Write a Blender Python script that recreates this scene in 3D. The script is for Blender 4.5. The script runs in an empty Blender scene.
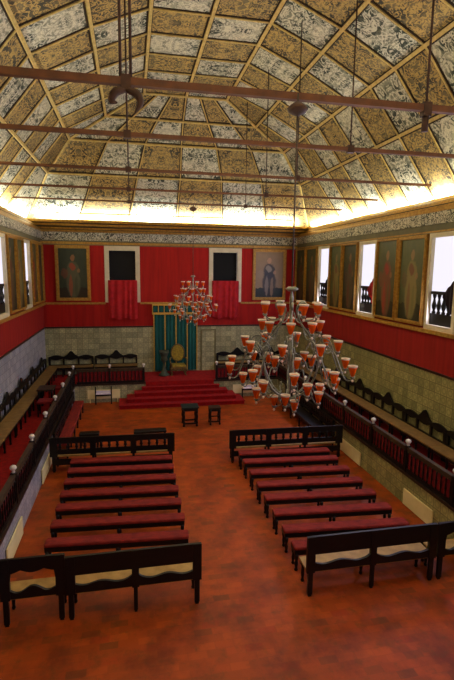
import bpy, math, random
from mathutils import Vector, Matrix
random.seed(7)
PI = math.pi
col = bpy.context.scene.collection
# ---------------------------------------------------------------- room dimensions (metres)
XL, XR, YF = -3.73, 7.69, 21.41          # main walls
XC = (XL + XR) / 2
GL, GR, GF = -2.342, 6.30, 19.45         # fronts of the raised side platforms
ZG = 0.80                                # platform height
YB = -1.6                                # wall behind the viewer
ZD, ZP, ZF = 2.906, 3.97, 6.52           # tile dado top, picture rail, frieze bottom

# ---------------------------------------------------------------- materials
def sl(c):
    return tuple(((v / 255) / 12.92 if v / 255 <= .04045 else ((v / 255 + .055) / 1.055) ** 2.4) for v in c) + (1,)

class NT:
    def __init__(s, name):
        s.m = bpy.data.materials.new(name); s.m.use_nodes = True
        s.t = s.m.node_tree; s.n = s.t.nodes; s.b = s.n['Principled BSDF']
        s.b.inputs['Specular IOR Level'].default_value = .3
    def new(s, ty, **kw):
        n = s.n.new(ty)
        for k, v in kw.items(): setattr(n, k, v)
        return n
    def link(s, a, b): s.t.links.new(a, b)
    def val(s, sock, v):
        if hasattr(v, 'is_output'): s.link(v, sock)
        else: sock.default_value = v
    def math(s, op, a, b=0.0, clamp=False):
        n = s.new('ShaderNodeMath', operation=op, use_clamp=clamp)
        s.val(n.inputs[0], a); s.val(n.inputs[1], b); return n.outputs[0]
    def mix(s, f, a, b, mode='MIX'):
        n = s.new('ShaderNodeMix', data_type='RGBA', blend_type=mode)
        s.val(n.inputs[0], f); s.val(n.inputs[6], a); s.val(n.inputs[7], b); return n.outputs[2]
    def coord(s, kind='Object'):
        return s.new('ShaderNodeTexCoord').outputs[kind]
    def uv(s, name):
        n = s.new('ShaderNodeUVMap'); n.uv_map = name; return n.outputs[0]
    def mapping(s, v, sc=(1, 1, 1), loc=(0, 0, 0), rot=(0, 0, 0)):
        n = s.new('ShaderNodeMapping'); s.link(v, n.inputs[0])
        n.inputs['Scale'].default_value = sc; n.inputs['Location'].default_value = loc; n.inputs['Rotation'].default_value = rot
        return n.outputs[0]
    def noise(s, v, scale, detail=3, rough=.5, dist=0):
        n = s.new('ShaderNodeTexNoise')
        if v is not None: s.link(v, n.inputs['Vector'])
        n.inputs['Scale'].default_value = scale; n.inputs['Detail'].default_value = detail
        n.inputs['Roughness'].default_value = rough; n.inputs['Distortion'].default_value = dist
        return n.outputs[0]
    def ramp(s, f, stops, interp='LINEAR'):
        n = s.new('ShaderNodeValToRGB'); s.link(f, n.inputs[0]); r = n.color_ramp; r.interpolation = interp
        while len(r.elements) < len(stops): r.elements.new(.5)
        for e, (p, c) in zip(r.elements, stops): e.position = p; e.color = c if len(c) == 4 else sl(c)
        return n.outputs[0]
    def sep(s, v):
        n = s.new('ShaderNodeSeparateXYZ'); s.link(v, n.inputs[0]); return n.outputs
    def comb(s, x, y, z=0.0):
        n = s.new('ShaderNodeCombineXYZ'); s.val(n.inputs[0], x); s.val(n.inputs[1], y); s.val(n.inputs[2], z); return n.outputs[0]
    def base(s, c, rough=.6, metal=0):
        s.val(s.b.inputs['Base Color'], c); s.val(s.b.inputs['Roughness'], rough); s.val(s.b.inputs['Metallic'], metal); return s
    def bump(s, h, strength=.3, dist=.02):
        n = s.new('ShaderNodeBump'); s.link(h, n.inputs['Height'])
        n.inputs['Strength'].default_value = strength; n.inputs['Distance'].default_value = dist
        s.link(n.outputs[0], s.b.inputs['Normal']); return s

def mottled(name, c1, c2, scale=6, rough=.6, metal=0, stretch=(1, 1, 1), bump=0):
    t = NT(name); v = t.mapping(t.coord(), stretch)
    f = t.noise(v, scale, 4, .6)
    t.base(t.ramp(f, [(.3, c1), (.7, c2)]), rough, metal)
    if bump: t.bump(f, bump)
    return t.m

def make_floor():
    t = NT('terracotta_floor'); v = t.coord()
    br = t.new('ShaderNodeTexBrick'); t.link(t.mapping(v, rot=(0, 0, .0)), br.inputs['Vector'])
    br.offset = .5; br.inputs['Scale'].default_value = 1; br.inputs['Brick Width'].default_value = .28; br.inputs['Row Height'].default_value = .14
    br.inputs['Mortar Size'].default_value = .006; br.inputs['Bias'].default_value = 0
    br.inputs['Color1'].default_value = (0, 0, 0, 1); br.inputs['Color2'].default_value = (1, 1, 1, 1); br.inputs['Mortar'].default_value = (.3, .3, .3, 1)
    c = t.ramp(br.outputs['Color'], [(0, (130, 62, 12)), (.1, (154, 66, 6)), (.5, (168, 68, 4)), (.85, (178, 76, 6)), (1, (160, 56, 4))])
    big = t.noise(v, 1.3, 5, .65)
    c = t.mix(t.math('MULTIPLY', t.ramp(big, [(.42, (0, 0, 0, 1)), (.64, (1, 1, 1, 1))]), .75), c, sl((104, 38, 4)))
    sm = t.noise(v, 4, 5, .7)
    c = t.mix(t.math('MULTIPLY', t.ramp(sm, [(.52, (0, 0, 0, 1)), (.7, (1, 1, 1, 1))]), .55), c, sl((92, 58, 12)))
    t.base(c, .55); return t.m

def make_tile(name, ca, cb, cc, axis):
    # azulejo tiles: small squares, each with a rosette, joints between
    t = NT(name); p = t.sep(t.coord())
    u = p[0] if axis == 'x' else p[1]; w = p[2]
    S = .24
    fu = t.math('SUBTRACT', t.math('FRACT', t.math('DIVIDE', u, S)), .5); fw = t.math('SUBTRACT', t.math('FRACT', t.math('DIVIDE', w, S)), .5)
    d = t.math('SQRT', t.math('ADD', t.math('MULTIPLY', fu, fu), t.math('MULTIPLY', fw, fw)))
    ring = t.math('COMPARE', d, .30); ring.node.inputs[2].default_value = .09
    edge = t.math('GREATER_THAN', t.math('MAXIMUM', t.math('ABSOLUTE', fu), t.math('ABSOLUTE', fw)), .44)
    iu = t.math('FLOOR', t.math('DIVIDE', u, S)); iw = t.math('FLOOR', t.math('DIVIDE', w, S))
    wn = t.new('ShaderNodeTexWhiteNoise', noise_dimensions='2D'); t.link(t.comb(iu, iw), wn.inputs['Vector'])
    c = t.mix(wn.outputs['Value'], sl(ca), sl(cb))
    c = t.mix(t.math('MULTIPLY', ring, .4), c, sl(cc))
    c = t.mix(t.math('MULTIPLY', edge, .6), c, sl(tuple(int(k * .4) for k in ca)))
    c = t.mix(t.math('MULTIPLY', t.noise(t.coord(), 1.5, 3), .25), c, sl(cc))
    t.base(c, .4); return t.m

def make_ornament(name, dark, mid, light, hi, scale):
    # painted grotesque scrollwork, mirrored about each panel's long axis
    t = NT(name); p = t.sep(t.uv('UVMap')); sd = t.sep(t.uv('seed'))
    x = t.math('ABSOLUTE', p[0])
    v = t.comb(x, p[1], t.math('MULTIPLY', sd[0], 7.0))
    n1 = t.noise(v, scale, 2, .5, 1.6)
    a = t.math('ABSOLUTE', t.math('SUBTRACT', n1, .5))
    line = t.ramp(a, [(.0, (1, 1, 1, 1)), (.035, (1, 1, 1, 1)), (.075, (0, 0, 0, 1))])
    n2 = t.noise(v, scale * .45, 2, .5, .8)
    base = t.ramp(n2, [(.4, dark), (.5, mid), (.6, light)])
    n3 = t.noise(v, scale * 2.2, 3, .6, 1.0)
    c = t.mix(t.math('MULTIPLY', line, .85), base, sl(hi))
    c = t.mix(t.math('MULTIPLY', t.ramp(n3, [(.55, (0, 0, 0, 1)), (.66, (1, 1, 1, 1))]), .6), c, sl(dark))
    t.base(c, .7); return t.m

def make_frieze(axis):
    t = NT('painted_frieze_' + axis); p = t.sep(t.coord()); u = p[0] if axis == 'x' else p[1]
    v = t.comb(u, p[2], 0.0)
    n = t.noise(v, 7.5, 2, .5, 1.8)
    a = t.math('ABSOLUTE', t.math('SUBTRACT', n, .5))
    c = t.ramp(a, [(.0, (206, 200, 176)), (.045, (190, 184, 160)), (.085, (84, 84, 72)), (.2, (64, 66, 58))])
    t.base(c, .7); return t.m

def make_red(axis, c1, c2):
    t = NT('red_wall_cloth_' + axis); v = t.coord()
    s = (1.6, 1.6, .12)
    n = t.noise(t.mapping(v, s), 5, 4, .6)
    t.base(t.ramp(n, [(.3, c1), (.7, c2)]), .85); return t.m

def make_painting(name, bg1, bg2, robe, skin, accent, floor_c, cx=.5, light_bg=False):
    t = NT(name); p = t.sep(t.uv('UVMap')); nz = t.noise(t.uv('UVMap'), 6, 4, .6)
    wob = t.math('MULTIPLY', t.math('SUBTRACT', nz, .5), .12)
    x = t.math('ADD', p[0], wob); y = t.math('ADD', p[1], wob)
    c = t.mix(nz, sl(bg1), sl(bg2))
    c = t.mix(t.math('LESS_THAN', y, .2), c, sl(floor_c))
    def ell(c, ex, ey, rx, ry, cl, k=.9):
        dx = t.math('DIVIDE', t.math('SUBTRACT', x, ex), rx); dy = t.math('DIVIDE', t.math('SUBTRACT', y, ey), ry)
        d = t.math('ADD', t.math('MULTIPLY', dx, dx), t.math('MULTIPLY', dy, dy))
        m = t.math('MULTIPLY', t.math('SUBTRACT', 1.25, d, True), 2.2, True)
        return t.mix(t.math('MULTIPLY', m, k), c, sl(cl))
    c = ell(c, cx, .30, .24, .30, robe); c = ell(c, cx, .58, .2, .17, robe)
    c = ell(c, cx - .09, .24, .06, .22, accent, .6); c = ell(c, cx + .1, .22, .05, .2, bg2, .6)
    c = ell(c, cx - .02, .63, .12, .08, accent, .85); c = ell(c, cx, .81, .075, .055, skin); c = ell(c, cx + .2, .55, .05, .04, skin, .7)
    c = ell(c, cx - .3, .5, .12, .1, accent, .3)
    t.base(c, .45); return t.m

M = {}
M['floor'] = make_floor()
M['carpet'] = mottled('red_carpet', (122, 6, 6), (160, 12, 10), 9, .95)
M['tile_x'] = make_tile('azulejo_tiles_x', (196, 188, 140), (146, 144, 106), (92, 102, 78), 'x')
M['tile_y'] = make_tile('azulejo_tiles_y', (182, 172, 112), (138, 134, 84), (92, 98, 62), 'y')
M['tile_w'] = make_tile('azulejo_tiles_west_daylit', (192, 190, 190), (150, 152, 160), (100, 110, 132), 'y')  # west copy of the tiles, bluish daylight tint put into the colour
M['red_x'] = make_red('x', (136, 12, 6), (162, 20, 10)); M['red_y'] = make_red('y', (124, 14, 10), (148, 22, 16))
M['frieze_x'] = make_frieze('x'); M['frieze_y'] = make_frieze('y')
M['band'] = mottled('dull_green_band', (84, 82, 58), (104, 98, 70), 3, .7)
M['gold'] = mottled('old_gilding', (138, 98, 32), (186, 142, 56), 12, .5, .1)
M['goldrib'] = mottled('gilded_rib', (186, 156, 78), (220, 196, 120), 10, .6, .0)
M['ribdark'] = mottled('rib_shadow_cornice_dark', (40, 30, 16), (60, 44, 24), 10, .8)  # dark brown for painted rib shadows, also the dark cornice bands
M['pale'] = make_ornament('pale_panel_paint', (58, 66, 52), (136, 138, 114), (182, 180, 150), (228, 224, 192), 5.0)
M['brown'] = make_ornament('ochre_panel_paint', (62, 60, 48), (104, 94, 64), (128, 114, 76), (200, 168, 92), 6)
M['stone'] = mottled('limestone_surround', (196, 184, 148), (214, 204, 172), 4, .7)
M['wood'] = mottled('black_stained_wood', (9, 8, 6), (20, 16, 11), 8, .42, 0, (1, 1, 6))
M['wood2'] = mottled('dark_brown_wood', (34, 22, 14), (58, 38, 22), 8, .45, 0, (1, 1, 6))
M['railtop'] = mottled('worn_rail_wood', (46, 34, 22), (74, 56, 34), 6, .5)
M['beam'] = mottled('rust_brown_bar', (72, 42, 20), (100, 58, 26), 5, .7)
M['iron'] = mottled('dark_iron', (44, 28, 18), (70, 44, 28), 9, .55, .4)
M['seat'] = mottled('tan_seat_wood', (150, 116, 58), (186, 150, 82), 5, .5)
M['seat_dark'] = mottled('worn_brown_seat', (112, 84, 42), (142, 110, 58), 5, .55)
M['redseat'] = mottled('worn_red_upholstery', (98, 20, 12), (144, 38, 24), 5, .85, 0, (1, 3, 1), .2)
M['redcloth'] = mottled('red_panel_cloth', (100, 14, 18), (126, 20, 24), 7, .9)
M['drape'] = mottled('red_drape_cloth', (140, 12, 18), (176, 22, 28), 5, .8)
M['drape_dark'] = mottled('dark_drape_cloth', (26, 14, 24), (44, 22, 34), 5, .9)
M['white'] = mottled('white_finial_paint', (214, 206, 188), (232, 226, 212), 9, .5)
M['panel'] = mottled('cream_panel_paint', (226, 210, 150), (238, 224, 170), 4, .5)
M['green'] = mottled('deep_green_hanging', (10, 62, 58), (20, 88, 80), 3, .85, 0, (4, 4, .4))
M['greendark'] = mottled('dark_green_pelmet', (8, 30, 28), (14, 44, 40), 4, .9)
M['goldbraid'] = mottled('gold_braid', (170, 130, 42), (208, 170, 74), 18, .6)
M['throne'] = mottled('gilt_brocade', (112, 96, 26), (166, 142, 44), 14, .5)
M['thronewood'] = mottled('gilded_dark_wood', (70, 58, 30), (128, 104, 52), 16, .45, .2)
M['greystone'] = mottled('greenish_carved_wood', (48, 58, 44), (78, 84, 62), 12, .6)
M['blue'] = mottled('blue_green_table_top', (18, 32, 30), (32, 52, 46), 6, .4)
M['black'] = NT('unlit_opening_black').base((.004, .004, .005, 1), .9).m  # near-black colour stands for the unlit depth of the far openings
M['olive'] = mottled('olive_door_paint', (96, 92, 58), (116, 110, 72), 3, .6)
M['plaster'] = mottled('pale_plaster', (206, 194, 206), (226, 216, 224), 2, .8)
M['silver'] = mottled('tarnished_silver', (84, 88, 74), (158, 160, 140), 14, .36, .4)
def make_glass():
    t = NT('amber_glass'); t.base(t.ramp(t.noise(t.coord(), 20, 2), [(.3, (214, 84, 10)), (.7, (240, 118, 22))]), .25)
    tr = t.new('ShaderNodeBsdfTranslucent'); tr.inputs[0].default_value = sl((255, 140, 50))
    mx = t.new('ShaderNodeMixShader'); mx.inputs[0].default_value = .45
    t.link(t.b.outputs[0], mx.inputs[1]); t.link(tr.outputs[0], mx.inputs[2])
    t.link(mx.outputs[0], t.n['Material Output'].inputs[0]); return t.m
M['amber'] = make_glass()
M['rimglass'] = mottled('frosted_rim_glass', (226, 206, 180), (240, 226, 206), 10, .3)
M['p_armor'] = make_painting('portrait_armour', (34, 46, 34), (60, 66, 44), (82, 84, 60), (140, 96, 60), (150, 62, 34), (44, 36, 22))
M['p_light'] = make_painting('portrait_grey_ground', (124, 104, 72), (142, 118, 86), (40, 40, 36), (170, 130, 96), (136, 124, 104), (26, 36, 24))
M['p_red'] = make_painting('portrait_red_robe', (50, 62, 38), (86, 84, 50), (112, 66, 40), (140, 96, 60), (150, 40, 26), (36, 36, 20))
M['p_green'] = make_painting('portrait_green_ground', (58, 68, 38), (92, 92, 52), (122, 108, 62), (140, 104, 66), (104, 54, 32), (44, 44, 24))
M['p_dark'] = make_painting('portrait_dark_ground', (36, 46, 32), (60, 64, 42), (80, 66, 44), (128, 92, 60), (92, 40, 26), (24, 24, 16))

# ---------------------------------------------------------------- mesh builder
class MB:
    def __init__(s): s.v = []; s.f = []; s.mi = []; s.sm = []; s.uv = None; s.seed = None
    def add(s, vs, fs, mi=0, smooth=False):
        o = len(s.v); s.v += [tuple(v) for v in vs]
        for f in fs: s.f.append(tuple(i + o for i in f)); s.mi.append(mi); s.sm.append(smooth)
    def box(s, x0, x1, y0, y1, z0, z1, mi=0):
        vs = [(x, y, z) for z in (z0, z1) for y in (y0, y1) for x in (x0, x1)]
        s.add(vs, [(0, 2, 3, 1), (4, 5, 7, 6), (0, 1, 5, 4), (2, 6, 7, 3), (0, 4, 6, 2), (1, 3, 7, 5)], mi); return s
    def rbox(s, x0, x1, y0, y1, z0, z1, r, mi=0):
        # box whose top long edges are rounded
        pr = [(y0, z0), (y1, z0)]
        for k in range(5): a = PI / 2 * k / 4; pr.append((y1 - r + r * math.cos(a), z1 - r + r * math.sin(a)))
        for k in range(5): a = PI / 2 + PI / 2 * k / 4; pr.append((y0 + r + r * math.cos(a), z1 - r + r * math.sin(a)))
        e = .025; n = len(pr); vs = []
        cy, cz = (y0 + y1) / 2, z0
        for x, k in ((x0, .8), (x0 + e, 1), (x1 - e, 1), (x1, .8)):
            vs += [(x, cy + (a - cy) * k, cz + (b - cz) * k) for a, b in pr]
        fs = [tuple(range(n - 1, -1, -1)), tuple(range(3 * n, 4 * n))]
        for q in range(3):
            for k in range(n): fs.append((q * n + k, q * n + (k + 1) % n, (q + 1) * n + (k + 1) % n, (q + 1) * n + k))
        s.add(vs, fs, mi); return s
    def obox(s, A, B, n, w, d, mi=0, off=0):
        # bar from A to B, width w across, depth d along n
        A = Vector(A); B = Vector(B); t = (B - A).normalized(); n = Vector(n); n = (n - t * n.dot(t)).normalized(); b = t.cross(n)
        vs = []
        for P in (A - t * w * .3, B + t * w * .3):
            for (i, j) in ((-1, 0), (1, 0), (1, 1), (-1, 1)):
                vs.append(P + b * (i * w / 2) + n * (off + j * d))
        s.add(vs, [(0, 1, 2, 3), (7, 6, 5, 4), (0, 4, 5, 1), (1, 5, 6, 2), (2, 6, 7, 3), (3, 7, 4, 0)], mi); return s
    def lathe(s, prof, cx=0, cy=0, n=12, mi=0, smooth=True, ax='z'):
        vs = []; fs = []
        for r, z in prof:
            for k in range(n):
                a = 2 * PI * k / n; vs.append((cx + r * math.cos(a), cy + r * math.sin(a), z))
        for q in range(len(prof) - 1):
            for k in range(n): fs.append((q * n + k, q * n + (k + 1) % n, (q + 1) * n + (k + 1) % n, (q + 1) * n + k))
        fs.append(tuple(range(n - 1, -1, -1))); m = (len(prof) - 1) * n; fs.append(tuple(range(m, m + n)))
        s.add(vs, fs, mi, smooth); return s
    def tube(s, pts, r, n=6, mi=0):
        pts = [Vector(p) for p in pts]; rr = r if isinstance(r, (list, tuple)) else [r] * len(pts)
        vs = []; fs = []; up = None
        for i, P in enumerate(pts):
            t = (pts[min(i + 1, len(pts) - 1)] - pts[max(i - 1, 0)]).normalized()
            if up is None: up = Vector((0, 0, 1)) if abs(t.z) < .9 else Vector((1, 0, 0))
            a = (up - t * up.dot(t)).normalized(); b = t.cross(a); up = a
            for k in range(n): c = 2 * PI * k / n; vs.append(P + (a * math.cos(c) + b * math.sin(c)) * rr[i])
        for q in range(len(pts) - 1):
            for k in range(n): fs.append((q * n + k, q * n + (k + 1) % n, (q + 1) * n + (k + 1) % n, (q + 1) * n + k))
        m = (len(pts) - 1) * n; fs += [tuple(range(n - 1, -1, -1)), tuple(range(m, m + n))]
        s.add(vs, fs, mi, True); return s
    def strip(s, xs, lo, hi, y0, y1, mi=0):
        # board in the xz plane between the curves lo(x) and hi(x), thickness y0..y1
        n = len(xs); vs = []
        for x in xs: vs += [(x, y0, lo(x)), (x, y0, hi(x)), (x, y1, hi(x)), (x, y1, lo(x))]
        fs = [(0, 1, 2, 3), (4 * n - 1, 4 * n - 2, 4 * n - 3, 4 * n - 4)]
        for i in range(n - 1):
            for k in range(4): fs.append((4 * i + k, 4 * i + 4 + k, 4 * i + 4 + (k + 1) % 4, 4 * i + (k + 1) % 4))
        s.add(vs, fs, mi); return s
    def build(s, name, mats, parent=None, fix=True):
        me = bpy.data.meshes.new(name); me.from_pydata(s.v, [], s.f)
        for m in (mats if isinstance(mats, (list, tuple)) else [mats]): me.materials.append(M[m] if isinstance(m, str) else m)
        me.polygons.foreach_set('material_index', s.mi); me.polygons.foreach_set('use_smooth', s.sm)
        if s.uv:
            for nm, data in (('UVMap', s.uv), ('seed', s.seed)):
                if not data: continue
                l = me.uv_layers.new(name=nm)
                for i, q in enumerate(data): l.data[i].uv = q
        me.update()
        if fix:
            import bmesh
            b = bmesh.new(); b.from_mesh(me); bmesh.ops.recalc_face_normals(b, faces=b.faces); b.to_mesh(me); b.free()
        o = bpy.data.objects.new(name, me); col.objects.link(o)
        if parent is not None: o.parent = parent
        return o

def tag(o, label, cat, group=None):
    o['label'] = label; o['category'] = cat
    if group: o['group'] = group
    return o
def thing(name, label, cat, loc=(0, 0, 0), rz=0, group=None):
    o = bpy.data.objects.new(name, None); o.empty_display_size = .2; col.objects.link(o)
    o.location = loc; o.rotation_euler = (0, 0, rz); return tag(o, label, cat, group)
def struct(o): o['kind'] = 'structure'; return o
def copy_tree(o, parent=None):
    c = o.copy(); col.objects.link(c); c.parent = parent
    for ch in list(o.children): copy_tree(ch, c)
    return c
def dup(o, label, loc, rz=0, group=None):
    c = copy_tree(o); c.location = loc; c.rotation_euler = (0, 0, rz); c['label'] = label
    if group: c['group'] = group
    return c
def lin(a, b, n): return [a + (b - a) * i / (n - 1) for i in range(n)]
def smoothpath(pts, sub=5):
    P = [Vector(p) for p in pts]; out = []
    for i in range(len(P) - 1):
        p0 = P[max(i - 1, 0)]; p1 = P[i]; p2 = P[i + 1]; p3 = P[min(i + 2, len(P) - 1)]
        for k in range(sub):
            t = k / sub
            out.append(.5 * ((2 * p1) + (p2 - p0) * t + (2 * p0 - 5 * p1 + 4 * p2 - p3) * t * t + (3 * p1 - p0 - 3 * p2 + p3) * t ** 3))
    out.append(P[-1]); return out

# ---------------------------------------------------------------- floors
struct(MB().box(GL, GR, YB, GF, -.1, 0).build('floor', 'floor'))
g = MB(); g.box(XL, GL - .06, YB, GF, .6, ZG); g.box(GR + .06, XR, YB, GF, .6, ZG); g.box(XL, XR, GF + .06, YF, .6, ZG)
struct(g.build('floor.001', 'carpet'))
# tiled fronts of the raised platforms, with a dark ledge
for nm, b, m, lb in (('wall_platform_west', (GL - .06, GL, YB, GF, -.1, ZG - .06), 'tile_w', (GL - .08, GL + .05, YB, GF, ZG - .06, ZG + .002)),
                     ('wall_platform_east', (GR, GR + .06, YB, GF, -.1, ZG - .06), 'tile_y', (GR - .05, GR + .08, YB, GF, ZG - .06, ZG + .002)),
                     ('wall_platform_north', (GL - .06, GR + .06, GF, GF + .06, -.1, ZG - .06), 'tile_x', (GL - .08, GR + .08, GF - .05, GF + .08, ZG - .06, ZG + .002))):
    struct(MB().box(*b).build(nm, m)); struct(MB().box(*lb).build('trim_ledge', 'wood2'))

# ---------------------------------------------------------------- walls with openings
WR = [(17.48, 18.68), (13.87, 15.07), (9.98, 11.18)]     # windows, right wall: y ranges of the clear opening incl. surround
WL = [(17.72, 18.94), (14.2, 15.42)]
FO = [(-1.13, .39), (3.49, 5.01)]                          # openings in the far wall
T = .055
def wall_side(name, x, sgn, wins, tm):
    b = MB()
    ys = [YB] + sorted([q for w in wins for q in w]) + [YF + T]
    x2 = x + sgn * T
    lo, hi = min(x, x2), max(x, x2)
    b.box(lo, hi, YB, YF + T, -.1, ZD, 0); b.box(lo, hi, YB, YF + T, ZD, ZP + .03, 1); b.box(lo, hi, YB, YF + T, 6.48, 7.01, 2)
    for i in range(0, len(ys) - 1, 2): b.box(lo, hi, ys[i], ys[i + 1], ZP + .03, 6.48, 1)
    return struct(b.build(name, [tm, 'red_y', 'band']))
wall_side('wall_right', XR, 1, WR, 'tile_y'); wall_side('wall_left', XL, -1, WL, 'tile_w')
b = MB(); b.box(XL, XR, YF, YF + T, -.1, ZD, 0); b.box(XL, XR, YF, YF + T, 6.46, 7.3, 2)
zo = 4.0
xs = [XL, FO[0][0], FO[0][1], FO[1][0], FO[1][1], XR]
b.box(XL, XR, YF, YF + T, ZD, zo, 1)
for i in (0, 2, 4): b.box(xs[i], xs[i + 1], YF, YF + T, zo, 6.46, 1)
struct(b.build('wall_far', ['tile_x', 'red_x', 'band']))
struct(MB().box(XL - T, XR + T, YB - .3, YB, -.1, 12).build('wall_back', 'plaster'))

# mouldings
def moulding_far(nm, z0, z1, p, m): return struct(MB().box(XL, XR, YF - p, YF - .002, z0, z1).build(nm, m))
def moulding_side(nm, z0, z1, p, m):
    o = MB(); o.box(XR - p, XR - .002, YB, YF, z0, z1); o.box(XL + .002, XL + p, YB, YF, z0, z1)
    return struct(o.build(nm, m))
moulding_far('trim_1', ZD - .03, ZD + .03, .03, 'wood2'); moulding_side('trim_2', ZD - .03, ZD + .03, .03, 'wood2')
pr = MB()
for i in (0, 2, 4): pr.box(xs[i] + (.0), xs[i + 1], YF - .05, YF - .002, ZP - .05, ZP + .03)
struct(pr.build('trim_3', 'gold'))
moulding_side('trim_4', ZP - .07, ZP + .03, .09, 'gold')
moulding_far('trim_5', 6.50, 6.60, .07, 'gold'); moulding_far('trim_6', 6.66, 7.0, .03, 'frieze_x')
moulding_side('trim_7', 6.71, 7.03, .03, 'frieze_y'); moulding_side('trim_8', 6.50, 6.54, .05, 'gold')
# cornice: profile swept along three walls (mitred)
def cornice(prof, name, mats, mis):
    b = MB(); n = len(prof); vs = []
    st = [(-1, YB), (-1, None), (1, None), (1, YB)]
    for sg, y in st:
        for (p, z, pf) in prof:
            x = (XL + p) if sg < 0 else (XR - p)
            vs.append((x, YF - pf if y is None else y, z))
    fs = []
    for q in range(3):
        for k in range(n - 1): b.add([vs[q * n + k], vs[(q + 1) * n + k], vs[(q + 1) * n + k + 1], vs[q * n + k + 1]], [(0, 1, 2, 3)], mis[k])
    return struct(b.build(name, mats, fix=False))
cornice([(.0, 7.0, .0), (.05, 7.02, .08), (.05, 7.09, .1), (.0, 7.1, .3), (-.02, 7.17, .34), (-.05, 7.2, .8), (-.1, 7.28, .86), (-.18, 7.31, 1.05), (-.26, 7.39, 1.1), (-.28, 7.42, 1.1), (-.32, 7.42, 1.0), (-.34, 7.3, .5), (-.7, 7.3, .0)],
        'trim_cornice', ['gold', 'ribdark'], [0, 0, 1, 0, 1, 0, 1, 0, 0, 1, 1, 1])

# ---------------------------------------------------------------- ceiling: faceted vault with a hipped end
LV = [(6.25, 21.3, 7.34), (5.02, 19.3, 9.03), (4.12, 18.85, 10.17), (2.78, 18.2, 10.87), (1.44, 17.2, 11.41)]
cb = MB(); cb.uv = []; cb.seed = []; ribs = MB(); rib_shadows = MB()
cnt = [0]
CEN = Vector((XC, 9, 6.5))
def panel(pts, parity, longax):
    pts = [Vector(p) for p in pts]; cnt[0] += 1
    cb.add(pts, [tuple(range(len(pts)))], 0 if parity % 2 == 0 else 1)
    c = sum(pts, Vector()) / len(pts); u = Vector(longax).normalized()
    n = (pts[1] - pts[0]).cross(pts[2] - pts[0]).normalized(); w = n.cross(u).normalized()
    sd = random.random()
    for p in pts: cb.uv.append(((p - c).dot(w), (p - c).dot(u))); cb.seed.append((sd, 0))
def rib(A, B, w, d):
    A = Vector(A); B = Vector(B); n = CEN - (A + B) / 2; n.x *= 1.0; n.y *= .25
    rib_shadows.obox(A, B, n, w * .72 + .075, .025, 0); ribs.obox(A, B, n, w * .72, d, 0)  # wider dark strip under each rib paints its moulding shadow
BAY = 1.16
bays = [16.5 - BAY * k for k in range(0, 20) if 16.5 - BAY * k > YB - 1.2]
YE = bays[-1]
for s in (-1, 1):
    for k in range(4):
        (a0, y0, z0), (a1, y1, z1) = LV[k], LV[k + 1]
        m = min(y0, y1)
        ys = [16.5 + BAY * j for j in (1, 0) if 16.5 + BAY * j < m - .35 and j == 1] + bays
        x0, x1 = XC + s * a0, XC + s * a1
        A0, A1 = (x0, y0, z0), (x1, y1, z1); ax = Vector(A1) - Vector(A0); ax.y = 0
        for i, y in enumerate(ys):
            B0, B1 = (x0, y, z0), (x1, y, z1)
            panel([A0, B0, B1, A1] if s > 0 else [A0, A1, B1, B0], i + k + (1 if len(ys) > len(bays) else 0) + (1 if s < 0 else 0), ax)
            rib(B0, B1, .055, .05); A0, A1 = B0, B1
        rib((x1, y1, z1), (x1, YE, z1), .11, .075)
        rib((x0, y0, z0), (x1, y1, z1), .11, .075)
NCOL = 6
for k in range(4):
    (a0, y0, z0), (a1, y1, z1) = LV[k], LV[k + 1]
    for j in range(NCOL):
        u0 = -1 + 2 * j / NCOL; u1 = -1 + 2 * (j + 1) / NCOL
        P = [(XC + u0 * a0, y0, z0), (XC + u1 * a0, y0, z0), (XC + u1 * a1, y1, z1), (XC + u0 * a1, y1, z1)]
        panel(P, j + k, (0, y1 - y0, z1 - z0))
        if j: rib(P[0], P[3], .06, .05)
    rib((XC - a1, y1, z1), (XC + a1, y1, z1), .09, .07)
a, y, z = LV[4]
for j in (0, 1):
    x0, x1 = XC - a + j * a, XC + j * a; yp = y
    for i, yy in enumerate(bays):
        panel([(x0, yp, z), (x1, yp, z), (x1, yy, z), (x0, yy, z)], i + j + 1, (1, 0, 0)); yp = yy
        rib((x0, yy, z), (x1, yy, z), .055, .05)
rib((XC, y, z), (XC, YE, z), .11, .075)
struct(cb.build('ceiling', ['pale', 'brown'], fix=False))
struct(ribs.build('trim_9', 'goldrib')); struct(rib_shadows.build('trim_10', 'ribdark'))
# ledge closing the gap between wall tops and vault
lg = MB(); lg.box(XL - 1.2, XL - .34, YB, YF + T, 7.24, 7.3); lg.box(XR + .34, XR + 1.2, YB, YF + T, 7.24, 7.3); lg.box(XL - 1.2, XR + 1.2, YF, YF + T, 7.3, 7.36)
struct(lg.build('trim_11', 'plaster'))

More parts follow.
